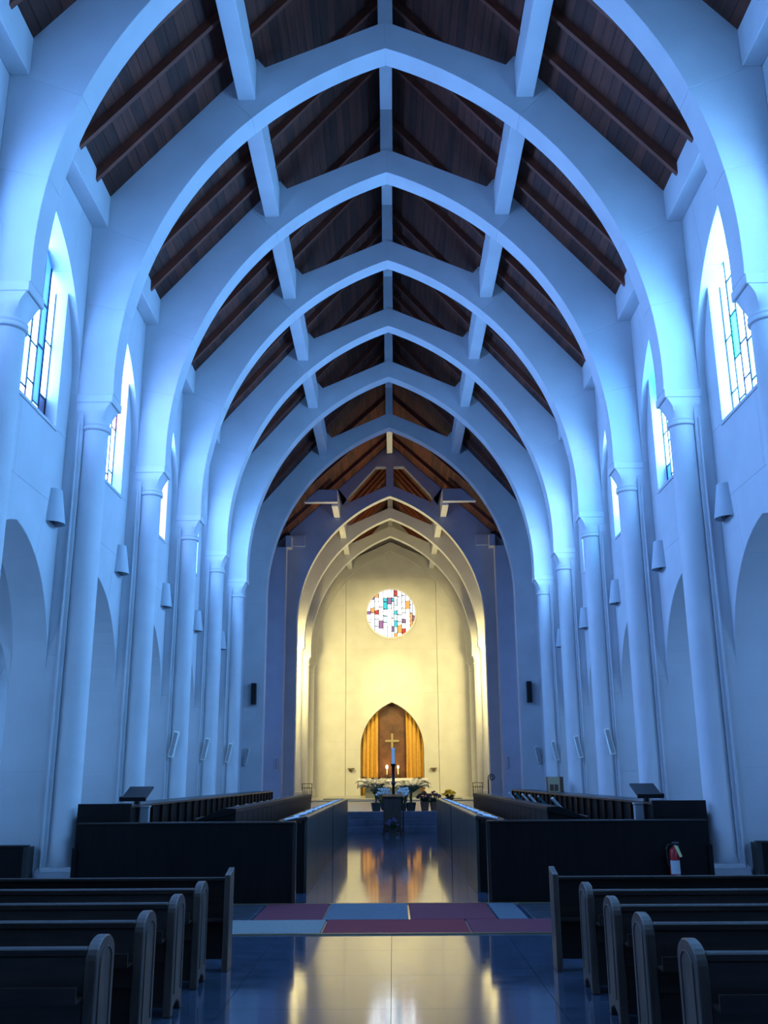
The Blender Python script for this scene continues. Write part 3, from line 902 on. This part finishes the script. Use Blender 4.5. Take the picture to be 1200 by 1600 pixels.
    MB().box(s * 3.62, s * 4.22, ya + .06, ya + .06 + nb_ * L, 1.23, 1.26).build('cap_rail', CHOIRT, t)
    # reading stand on a pale pedestal at the near end of the back stalls
    t = thing('reading_stand', 'slanted black reading stand above the near end of the %s back stalls' % SIDE[s], 'stand', (s * 3.72, 14.45, 0))
    MB().tube([(0, 0, 1.26), (0, 0, 1.36)], [.05, .035], 12).build('neck', BLACKP, t)
    MB().prism([(-.18, -.25), (.18, -.25), (.18, .25), (-.18, .25)], 0, .03, lambda a, b, d: (a, b, d)).build('desk', BLACKP, t, bevel=.006).matrix_local = Matrix.Translation((0, 0, 1.40)) @ Matrix.Rotation(.34, 4, 'X')
    MB().box(-.19, .19, -.02, .02, 0, .06).build('ledge', BLACKP, t).matrix_local = Matrix.Translation((0, 0, 1.40)) @ Matrix.Rotation(.34, 4, 'X') @ Matrix.Translation((0, -.26, 0))
    p = thing('pedestal', 'pale grey panel post below the %s reading stand' % SIDE[s], 'post', (s * 3.56, 14.30, 0))
    MB().box(-.065, .065, -.05, .05, 0, 1.22).build('post', PALEB, p, bevel=.006)
    MB().box(-.075, .075, -.06, .06, 1.22, 1.245).build('cap', PALEB, p, bevel=.004)

# ================================================================== WALL FITTINGS
for s in (-1, 1):
    for k in range(0, 5):
        y = YC(k + 1) - HT - .32
        t = thing('wall_sconce', 'half-cone plaster wall sconce, %s from the camera on the %s' % (ORD[k], SIDE[s]), 'sconce', (s * XW, y, 5.24), group='half-cone sconces')
        a0, a1 = (PI / 2, 3 * PI / 2) if s > 0 else (-PI / 2, PI / 2)
        m_ = MB(); n = 20
        prof = [(.205, 0), (.125, .52), (.115, .52), (.193, .0)]
        m_.lathe(prof + [prof[0]], 0, 0, n, a0, a1)
        m_.build('shade', GREYP, t, smooth=True)
        MB().box(-.01, .01, -.12, .12, .02, .5).build('back_plate', SCIN, t)
        MB().lathe([(.0, .30), (.1, .30), (.1, .32), (0, .32)], 0, 0, 10, a0, a1).build('lamp_holder', SCIN, t)
    # white column loudspeakers, tilted, on the columns
    for j, k in enumerate((3, 4, 5, 6)):
        y = (YC(k) - .32) if k < 6 else 32.24
        x = s * 4.68 if k < 6 else s * 4.86
        t = thing('column_speaker', 'slim white tilted loudspeaker on the %s, %s from the camera' % (('%s columns' % SIDE[s]) if k < 6 else ('%s crossing pier' % SIDE[s]), ORD[j]), 'speaker', (x, y, 2.06), group='slim white loudspeakers')
        t.rotation_euler = (0, -s * .2, 0)
        MB().box(-.055, .055, -.05, .05, 0, .55).build('cabinet', WHITEP, t, bevel=.012)
        MB().box(-.04, .04, -.056, -.049, .03, .52).build('grille', PALEB, t)
        MB().box(-.02, .02, .04, .14, .24, .30).build('bracket', IRON, t)
    t = thing('wall_speaker', 'black box loudspeaker high on the %s crossing pier' % SIDE[s], 'speaker', (s * 4.62, 32.32, 4.02))
    MB().box(-.085, .085, -.2, -.03, 0, .70).build('cabinet', BLACKP, t, bevel=.01)
    MB().box(-.07, .07, -.208, -.198, .03, .67).build('grille', IRON, t)
    MB().box(-.03, .03, -.04, 0, .3, .4).build('bracket', IRON, t)
    t = thing('column_speaker', 'small white loudspeaker on the %s crossing pier beyond the nave' % SIDE[s], 'speaker', (s * 5.02, YX - .72, 1.96), group='slim white loudspeakers')
    MB().box(-.05, .05, -.06, .05, 0, .55).build('cabinet', WHITEP, t, bevel=.01)
    MB().box(-.035, .035, -.066, -.058, .03, .52).build('grille', PALEB, t)
    # dark bench in the aisle opening
    t = thing('aisle_bench', 'dark wooden bench with solid back in the %s aisle' % SIDE[s], 'bench', (0, 13.48, 0))
    MB().box(s * 4.92, s * 7.0, .0, .05, 0, .74).build('back_panel', CHOIR, t)
    MB().box(s * 4.90, s * 7.0, -.02, .07, .74, .765).build('top_rail', CHOIRT, t, bevel=.005)
    MB().box(s * 4.90, s * 4.96, -.02, .22, 0, .74).build('end_panel', CHOIRT, t)
    MB().box(s * 4.96, s * 7.0, .05, .22, .40, .44).build('seat', CHOIR, t)

# fire extinguisher
t = thing('fire_extinguisher', 'red fire extinguisher with white label hanging on the right choir screen', 'extinguisher', (3.77, YS - .085, .26))
MB().lathe([(.0, 0), (.06, 0), (.066, .012), (.066, .36), (.05, .41), (.022, .43), (.022, .45), (0, .45)], 0, 0, 24, cap=False).build('cylinder', REDM, t, smooth=True)
MB().lathe([(.067, .10), (.0675, .10), (.0675, .27), (.067, .27)], 0, 0, 20, PI * 1.12, PI * 1.88, cap=False).build('label_wrap', LABELM, t)
MB().lathe([(.0675, .055), (.068, .06), (.068, .085), (.0675, .09)], 0, 0, 8, PI * 1.45, PI * 1.7, cap=False).build('round_sticker', LABELM, t)
MB().tube([(0, 0, .44), (0, 0, .49)], .016, 10).build('valve', IRON, t)
MB().box(-.015, .075, -.012, .012, .485, .497).add([(-.01, -.01, .465), (.07, -.01, .45), (.07, .01, .45), (-.01, .01, .465), (-.01, -.01, .472), (.07, -.01, .457), (.07, .01, .457), (-.01, .01, .472)],
    [(0, 3, 2, 1), (4, 5, 6, 7), (0, 1, 5, 4), (1, 2, 6, 5), (2, 3, 7, 6), (3, 0, 4, 7)]).build('handle', STEEL, t)
MB().tube([(-.015, 0, .47), (-.07, 0, .47), (-.095, 0, .42), (-.09, 0, .30), (-.078, 0, .2)], .011, 8).build('hose', BLACKP, t)
MB().add([(.0, -.03, .46), (.05, -.04, .45), (.09, -.075, .32), (.055, -.08, .31), (.0, -.028, .46), (.05, -.038, .45), (.09, -.073, .32), (.055, -.078, .31)],
         [(0, 1, 2, 3), (7, 6, 5, 4), (0, 4, 5, 1), (1, 5, 6, 2), (2, 6, 7, 3), (3, 7, 4, 0)]).build('inspection_tag', TAGM, t)
MB().box(-.03, .03, .062, .086, .15, .35).build('bracket', IRON, t)

# small cabinet standing on the right back stalls
t = thing('small_cabinet', 'small cream-fronted wooden cabinet on the right back stalls', 'cabinet', (4.0, 24.2, 1.26))
MB().box(-.19, .19, -.12, .12, 0, .36).build('body', BOXD, t, bevel=.006)
MB().box(-.19, .10, -.135, -.12, .0, .36).build('front_panel', BOXW, t)
for x in (-.10, .01): MB().box(x - .045, x + .045, -.142, -.134, .03, .18).build('door', BOXD, t)

# ================================================================== ALTAR END
# platform objects -------------------------------------------------
t = thing('altar', 'stone altar block before the curtained niche', 'altar', (0.03, 48.4, .70)); t.scale = (1.04, 1, 1.07)
MB().box(-1.30, 1.30, -.35, .45, 0, .72).build('block', ALTST, t, bevel=.02)
MB().box(-1.58, 1.58, -.5, .55, .72, .84).build('mensa', ALTST, t, bevel=.015)
cl = MB()
# linen with side falls and a soft front fall
nx = 40; v = []; f = []
for i in range(nx + 1):
    x = -1.62 + 3.24 * i / nx
    dr = .40 + .02 * math.sin(i * 1.7)
    for (yy, z) in ((.57, .855), (-.53, .855), (-.545 - .008 * math.sin(i * 1.3), .855 - dr * .5), (-.54 - .018 * math.sin(i * 1.3), .855 - dr)):
        v.append((x, yy, z))
for i in range(nx):
    for j in range(3): f.append((i * 4 + j, i * 4 + j + 1, i * 4 + 5 + j, i * 4 + 4 + j))
n0 = len(v)
for sx in (-1, 1):
    b0 = len(v)
    for j in range(9):
        yy = .57 - 1.1 * j / 8
        v += [(sx * 1.62, yy, .855), (sx * (1.66 + .012 * math.sin(j * 2)), yy, .62), (sx * (1.68 + .02 * math.sin(j * 2)), yy, .40 + (.0 if j < 8 else -.03))]
    for j in range(8):
        for q in range(2): f.append((b0 + j * 3 + q, b0 + j * 3 + q + 1, b0 + j * 3 + 4 + q, b0 + j * 3 + 3 + q))
cl.add(v, f)
o = cl.build('altar_cloth', CLOTH, smooth=True, loc=(0.03, 48.4, .707)); o.scale = (1.04, 1, 1.07); sm = o.modifiers.new('thick', 'SOLIDIFY'); sm.thickness = .008
tag(o, 'white linen cloth hanging over the front edge of the altar', 'cloth')

# niche: walnut back, curtains, cross, shelf with candles
YN = YR + .55
nb_ = [(a, b) for a, b in npts]
o = MB().box(-NH - .1, NH + .1, YR + .7, YR + .78, .5, 6.2).build('niche_panel', NICHEW, wf)
o['label'] = 'dark walnut panel behind the cross'
def niche_top(x):
    pts = npts
    for (a0, b0), (a1, b1) in zip(pts, pts[1:]):
        if a0 <= x <= a1: return b0 + (b1 - b0) * (x - a0) / (a1 - a0 + 1e-9)
    return NSP
for s in (-1, 1):
    x0, x1 = .80, NH - .01
    n = 72; v = []; f = []
    for i in range(n + 1):
        x = x0 + (x1 - x0) * i / n
        fold = .085 * math.sin(x * 27 + s) + .015 * math.sin(x * 61)
        zt = niche_top(s * x) - .01
        for z in (.71, 1.6, 2.6, zt): v.append((s * (x + .012 * math.sin(x * 30 + z)), YN - .1 + fold * (1.1 - .12 * z), min(z, zt)))
    for i in range(n):
        for j in range(3): f.append((i * 4 + j, i * 4 + j + 1, i * 4 + 5 + j, i * 4 + 4 + j))
    o = MB().add(v, f).build('curtain', CURT, smooth=True); q = o.modifiers.new('thick', 'SOLIDIFY'); q.thickness = .012
    tag(o, 'gold pleated curtain hanging at the %s of the niche' % SIDE[s], 'curtain', 'gold niche curtains')
t = thing('wall_cross', 'pale gilt cross hanging on the walnut niche panel', 'cross', (0, YR + .64, 3.66))
MB().box(-.065, .065, -.03, .03, -.43, .41).build('upright', CROSSM, t, bevel=.01)
MB().box(-.40, .40, -.032, .028, -.065, .065).build('crossbar', CROSSM, t, bevel=.01)
MB().lathe([(.0, 0), (.1, 0), (.1, .02), (0, .02)], 0, 0, 20, cap=False).build('boss', CROSSM, t).matrix_local = Matrix.Translation((0, -.03, 0)) @ Matrix.Rotation(PI / 2, 4, 'X')
t = thing('tabernacle', 'brown wooden tabernacle box standing low in the niche', 'tabernacle', (0, YR + .45, .70))
MB().box(-.42, .42, -.2, .2, 0, 1.12).build('body', NICHEW, t, bevel=.02)
MB().prism([(-.42, 1.12), (.42, 1.12), (.30, 1.30), (-.30, 1.30)], -.2, .2, XZ).build('lid', NICHEW, t, bevel=.01)
for x in (-.2, .2): MB().box(x - .18, x + .18, -.215, -.2, .2, 1.0).build('door', AMBO, t, bevel=.006)
for j, (x, y) in enumerate(((-.30, YR + .26), (.32, YR + .26))):
    t = thing('altar_candle', 'lit candle in brass holder at the %s of the tabernacle' % ('left' if j == 0 else 'right'), 'candle', (x, y - .15, .74), group='lit niche candles')
    MB().lathe([(.0, 0), (.11, 0), (.10, .03), (.03, .06), (.025, 1.0), (.06, 1.05), (.06, 1.08), (0, 1.08)], 0, 0, 16, cap=False).build('holder', BRASS, t, smooth=True)
    MB().lathe([(.0, 1.07), (.035, 1.07), (.035, 1.36), (0, 1.36)], 0, 0, 14, cap=False).build('candle', WAX, t)
    fs = .065 if j == 0 else .048
    MB().ball((0, 0, 1.48), fs, 12, 10, 1.7).build('flame', FLAME, t, smooth=True)
    lamp('candle_light', 'POINT', (x, y - .17, 2.36), 9 if j == 0 else 6, (1, .5, .16), size=.06)
for s in (-1, 1):
    t = thing('wall_bracket', 'small dark wall bracket lamp on the %s of the niche' % SIDE[s], 'bracket', (s * 2.29, YR, 2.03))
    MB().tube([(0, 0, 0), (0, -.12, -.02), (0, -.18, .06)], .03, 8).build('arm', BRASS, t)
    MB().lathe([(.0, .05), (.05, .05), (.2, .11), (.2, .14), (0, .14)], 0, -.18, 16, cap=False).build('dish', BRASS, t)
    MB().lathe([(0, -.06), (.05, -.06), (.05, .06), (0, .06)], 0, 0, 12, cap=False).build('wall_plate', BRASS, t)

# ambo with the tall candle before the steps
t = thing('ambo', 'dark brown panelled ambo standing on the aisle floor before the steps', 'ambo', (0, 29.1, 0))
MB().box(-.26, .26, -.16, .16, .10, 1.06).build('body', AMBO, t, bevel=.01)
MB().prism([(-.2, 1.06), (.2, 1.06), (.2, 1.16), (-.2, 1.10)], -.30, .30, lambda a, b, d: (d, a, b)).build('desk_top', AMBO, t, bevel=.006)
for x in (-.25, .25):
    for y in (-.15, .15): MB().box(x - .03, x + .03, y - .03, y + .03, 0, .2).build('foot', AMBO, t)
def blossom(mb, c, r, n=6, rnd=random):
    for k in range(n):
        a = 2 * PI * k / n + rnd.random(); e = rnd.uniform(.1, .9)
        d = Vector((math.cos(a) * math.cos(e), math.sin(a) * math.cos(e), math.sin(e)))
        sd = d.orthogonal().normalized() * r * .34; cc = Vector(c)
        mb.add([cc, cc + d * r * .55 + sd, cc + d * r, cc + d * r * .55 - sd], [(0, 1, 2, 3)])
def bouquet(t, petals, rad, z0, z1, nb, rb, leaf=LEAFD, seed=0):
    rnd = random.Random(seed)
    lf = MB()
    for i in range(nb * 2):
        a = rnd.uniform(0, 2 * PI); r = rad * math.sqrt(rnd.random()); z = rnd.uniform(z0, z1 - .03)
        e = Vector((r * math.cos(a), r * math.sin(a), z)); b = Vector((r * .2 * math.cos(a), r * .2 * math.sin(a), z0 - .02))
        sd = (e - b).orthogonal().normalized() * .022
        m = (b + e) / 2
        lf.add([b, m + sd, e, m - sd], [(0, 1, 2, 3)])
    lf.build('foliage', leaf, t)
    for i in range(nb):
        a = rnd.uniform(0, 2 * PI); r = rad * math.sqrt(rnd.random()); z = z0 + (z1 - z0) * (1 - (r / rad) ** 2 * .6) * rnd.uniform(.75, 1)
        mb = MB(); blossom(mb, (r * math.cos(a), r * math.sin(a), z), rb, 9, rnd); mb.ball((r * math.cos(a), r * math.sin(a), z + .01), rb * .35, 6, 4)
        mb.build('blossom', petals, t)
t = thing('flower_pot', 'small violet flowers in a pot at the foot of the ambo', 'flowers', (0, 28.72, 0))
MB().lathe([(0, 0), (.09, 0), (.12, .2), (.105, .2), (.1, .18), (0, .18)], 0, 0, 16, cap=False).build('pot', POT, t)
bouquet(t, PETV, .19, .2, .50, 16, .06, seed=3)
t = thing('paschal_candle', 'tall white candle on a dark turned stand behind the ambo', 'candle', (.04, 29.75, 0))
MB().lathe([(0, 0), (.2, 0), (.18, .05), (.06, .09), (.045, .5), (.07, .56), (.045, .62), (.04, 1.4), (.075, 1.46), (.045, 1.52), (.045, 1.95), (.08, 2.0), (.08, 2.03), (0, 2.03)], 0, 0, 16, cap=False).build('stand', IRON, t, smooth=True)
MB().lathe([(0, 2.02), (.055, 2.02), (.055, 2.49), (.03, 2.505), (0, 2.505)], 0, 0, 16, cap=False).build('candle', WAX, t)
MB().tube([(0, 0, 2.5), (0, 0, 2.53)], .006, 6).build('wick', IRON, t)

def palm(x, y, z, label, seed, hgt=1.12, nf=14):
    rnd = random.Random(seed)
    t = thing('potted_palm', label, 'palm', (x, y, z), group='potted palms')
    MB().lathe([(0, 0), (.13, 0), (.17, .26), (.155, .26), (.15, .235), (0, .235)], 0, 0, 18, cap=False).build('pot', POT, t)
    st = MB()
    for k in range(4): st.tube([(rnd.uniform(-.03, .03), rnd.uniform(-.03, .03), .22), (rnd.uniform(-.05, .05), rnd.uniform(-.05, .05), .55)], .014, 6)
    st.build('stem', LEAFD, t)
    for k in range(nf):
        a = 2 * PI * k / nf + rnd.uniform(-.3, .3); L = rnd.uniform(.55, .85); lift = rnd.uniform(.35, .85) * hgt * .75
        mb = MB(); pts = []
        for i in range(9):
            u = i / 8
            r = L * (u * .9); zz_ = .5 + lift * math.sin(u * 1.75) - .22 * u * u
            pts.append(Vector((r * math.cos(a), r * math.sin(a), zz_)))
        mb.tube(pts, [.007 - .005 * i / 8 for i in range(9)], 4)
        sd = Vector((-math.sin(a), math.cos(a), 0))
        for i in range(2, 17):
            u = i / 17; p = pts[int(u * 8)].lerp(pts[min(8, int(u * 8) + 1)], u * 8 - int(u * 8))
            tg = (pts[min(8, int(u * 8) + 1)] - pts[int(u * 8)]).normalized()
            ll = .24 * math.sin(PI * (u * .8 + .15))
            for q in (-1, 1):
                tip = p + (sd * q * .8 + tg * .7 + Vector((0, 0, -.25))).normalized() * ll
                mdl = p.lerp(tip, .45); wv = tg * .016
                mb.add([p, mdl + wv, tip, mdl - wv], [(0, 1, 2, 3)])
        mb.build('frond', LEAF, t)
palm(-.52, 32.0, .595, 'potted palm with arching fronds left of the ambo, before the altar', 11)
palm(.60, 32.0, .595, 'potted palm with arching fronds right of the ambo, before the altar', 23)
for x, y, sd, lab in ((-.25, 30.12, 31, 'white lily arrangement on an iron stand, left of the tall candle'), (.33, 30.12, 37, 'white lily arrangement on an iron stand, right of the tall candle')):
    t = thing('lily_arrangement', lab, 'flowers', (x, y, 0), group='white lilies behind the ambo')
    MB().lathe([(0, 0), (.13, 0), (.11, .03), (.02, .05), (.018, .66), (.07, .68), (0, .68)], 0, 0, 14, cap=False).build('stand', IRON, t)
    MB().lathe([(0, .68), (.08, .68), (.11, .86), (.095, .86), (.09, .84), (0, .84)], 0, 0, 16, cap=False).build('pot', POT, t)
    bouquet(t, PETW, .21, .86, 1.36, 20, .10, seed=sd)
t = thing('lily_arrangement', 'low white lily arrangement on the step before the altar', 'flowers', (-.72, 46.6, .65), group='white lilies before the altar')
MB().lathe([(0, 0), (.1, 0), (.14, .22), (.125, .22), (.12, .2), (0, .2)], 0, 0, 16, cap=False).build('pot', POT, t)
bouquet(t, PETW, .34, .22, .82, 24, .14, seed=41)
t = thing('flower_pot', 'small dark pot right of the ambo without visible flowers', 'pot', (.36, 31.9, .595))
MB().lathe([(0, 0), (.08, 0), (.11, .24), (.095, .24), (.09, .22), (0, .22)], 0, 0, 16, cap=False).build('pot', POTB, t)
bouquet(t, LEAFD, .1, .22, .38, 6, .05, seed=8)
for x, y, sd, lab in ((1.05, 32.0, 51, 'potted dull pink flowers left of its neighbour, right of the right palm'), (1.36, 32.1, 53, 'potted dull pink flowers by the far end of the right choir desks')):
    t = thing('potted_flowers', lab, 'flowers', (x, y, .595), group='dull pink potted flowers')
    MB().lathe([(0, 0), (.11, 0), (.15, .28), (.135, .28), (.13, .25), (0, .25)], 0, 0, 16, cap=False).build('pot', POTB, t)
    bouquet(t, PETP, .24, .27, .58, 26, .075, seed=sd)
t = thing('flower_bowl', 'bright yellow flower bowl on the chancel step at the right', 'flowers', (2.60, 44.9, .595))
MB().lathe([(0, 0), (.12, 0), (.22, .16), (.2, .16), (.18, .13), (0, .1)], 0, 0, 16, cap=False).build('bowl', POTB, t)
bouquet(t, PETY, .32, .16, .45, 22, .11, seed=61)

# iron candle racks beside the first chancel columns
for s in (-1, 1):
    t = thing('candle_rack', 'black iron votive rack at the %s of the chancel arch' % SIDE[s], 'rack', (s * 3.86, 44.6, .595))
    for x in (-.22, .22): MB().tube([(x * .8, 0, 0), (x, 0, .80)], .016, 6).build('leg', IRON, t)
    for z in (.30, .62, .80): MB().tube([(-.24, 0, z), (.24, 0, z)], .014, 6).build('bar', IRON, t)
    for x in (-.1, 0, .1): MB().tube([(x, 0, .30), (x, 0, .72)], .01, 6).build('spike', IRON, t)
    MB().box(-.25, .25, -.15, .15, 0, .02).build('foot', IRON, t)
# scrolled processional stand
t = thing('scroll_stand', 'black iron stand with a scrolled crook head right of the chancel', 'stand', (3.28, 33.6, .595))
MB().lathe([(0, 0), (.14, 0), (.12, .03), (.03, .05), (0, .05)], 0, 0, 14, cap=False).build('foot', IRON, t)
MB().tube([(0, 0, .04), (0, 0, .96)], .022, 8).build('pole', IRON, t)
pts = []
for i in range(25):
    u = i / 24; a = PI - u * 3.4 * PI; r = .12 - .09 * u
    pts.append((.12 + r * math.cos(a), 0, .96 + .06 + r * math.sin(a)))
MB().tube([(0, 0, .94)] + pts, .016, 6).build('crook', IRON, t)

# ================================================================== CHANCEL LAMPS (floodlights fixed behind the chancel arch, and added fill lamps)
def flood(loc, aim, power, label, spot=70, size=.12, blend=.7):
    t = thing('floodlight', label, 'lamp', loc)
    q = (Vector(aim) - Vector(loc)).to_track_quat('-Z', 'Y').to_matrix().to_4x4()
    b = MB().lathe([(.05, .22), (.09, .2), (.11, .02), (.105, .0), (.09, .05), (0, .06)], 0, 0, 16, cap=False).build('housing', IRON, t, smooth=True); b.matrix_local = q
    MB().box(-.015, .015, -.02, .02, .1, .35).build('bracket', IRON, t)
    d = Vector(aim) - Vector(loc); d.normalize()
    lamp('flood_lamp', 'SPOT', Vector(loc) + d * .03, power, WARM, aim, size=size, spot=spot, blend=blend)
for s in (-1, 1):
    flood((s * 4.66, YCH[0] + HT + .25, 7.3), (s * 4.4, 48.0, 6.3), 2200, 'floodlight behind the %s jamb of the chancel arch' % SIDE[s], spot=120, blend=1)
    flood((s * 4.62, YCH[1] + HT + .25, 7.3), (s * 4.2, 52.0, 6.3), 1600, 'floodlight behind the first chancel column on the %s' % SIDE[s], spot=120, blend=1)
    flood((s * .9, YCH[2] + HT + .15, 14.3), (s * 1.0, YW, 5.0), 560, 'floodlight behind the last chancel arch, %s of the middle' % SIDE[s], spot=110, blend=.9)
    flood((s * 4.5, YCH[0] + HT + .35, .85), (s * 1.2, 44.6, 14), 3400, 'added floor uplight behind the %s jamb of the chancel arch' % SIDE[s], spot=75, blend=.8)  # unseen uplights added to warm the undersides of ribs and beams
for s in (-1, 1):
    flood((s * 2.3, YCH[0] + HT + .2, 13.2), (s * .5, 48.0, 1.4), 5500, 'added fill light behind the chancel arch aimed down at the altar, %s of the middle' % SIDE[s], spot=22, blend=.9)  # unseen fill lamps added to brighten the altar front and the lilies
flood((0, YCH[0] + HT + .2, 14.7), (0, YW, 6.5), 5600, 'floodlight behind the crown of the chancel arch aimed at the wall above the niche', spot=19, blend=1)
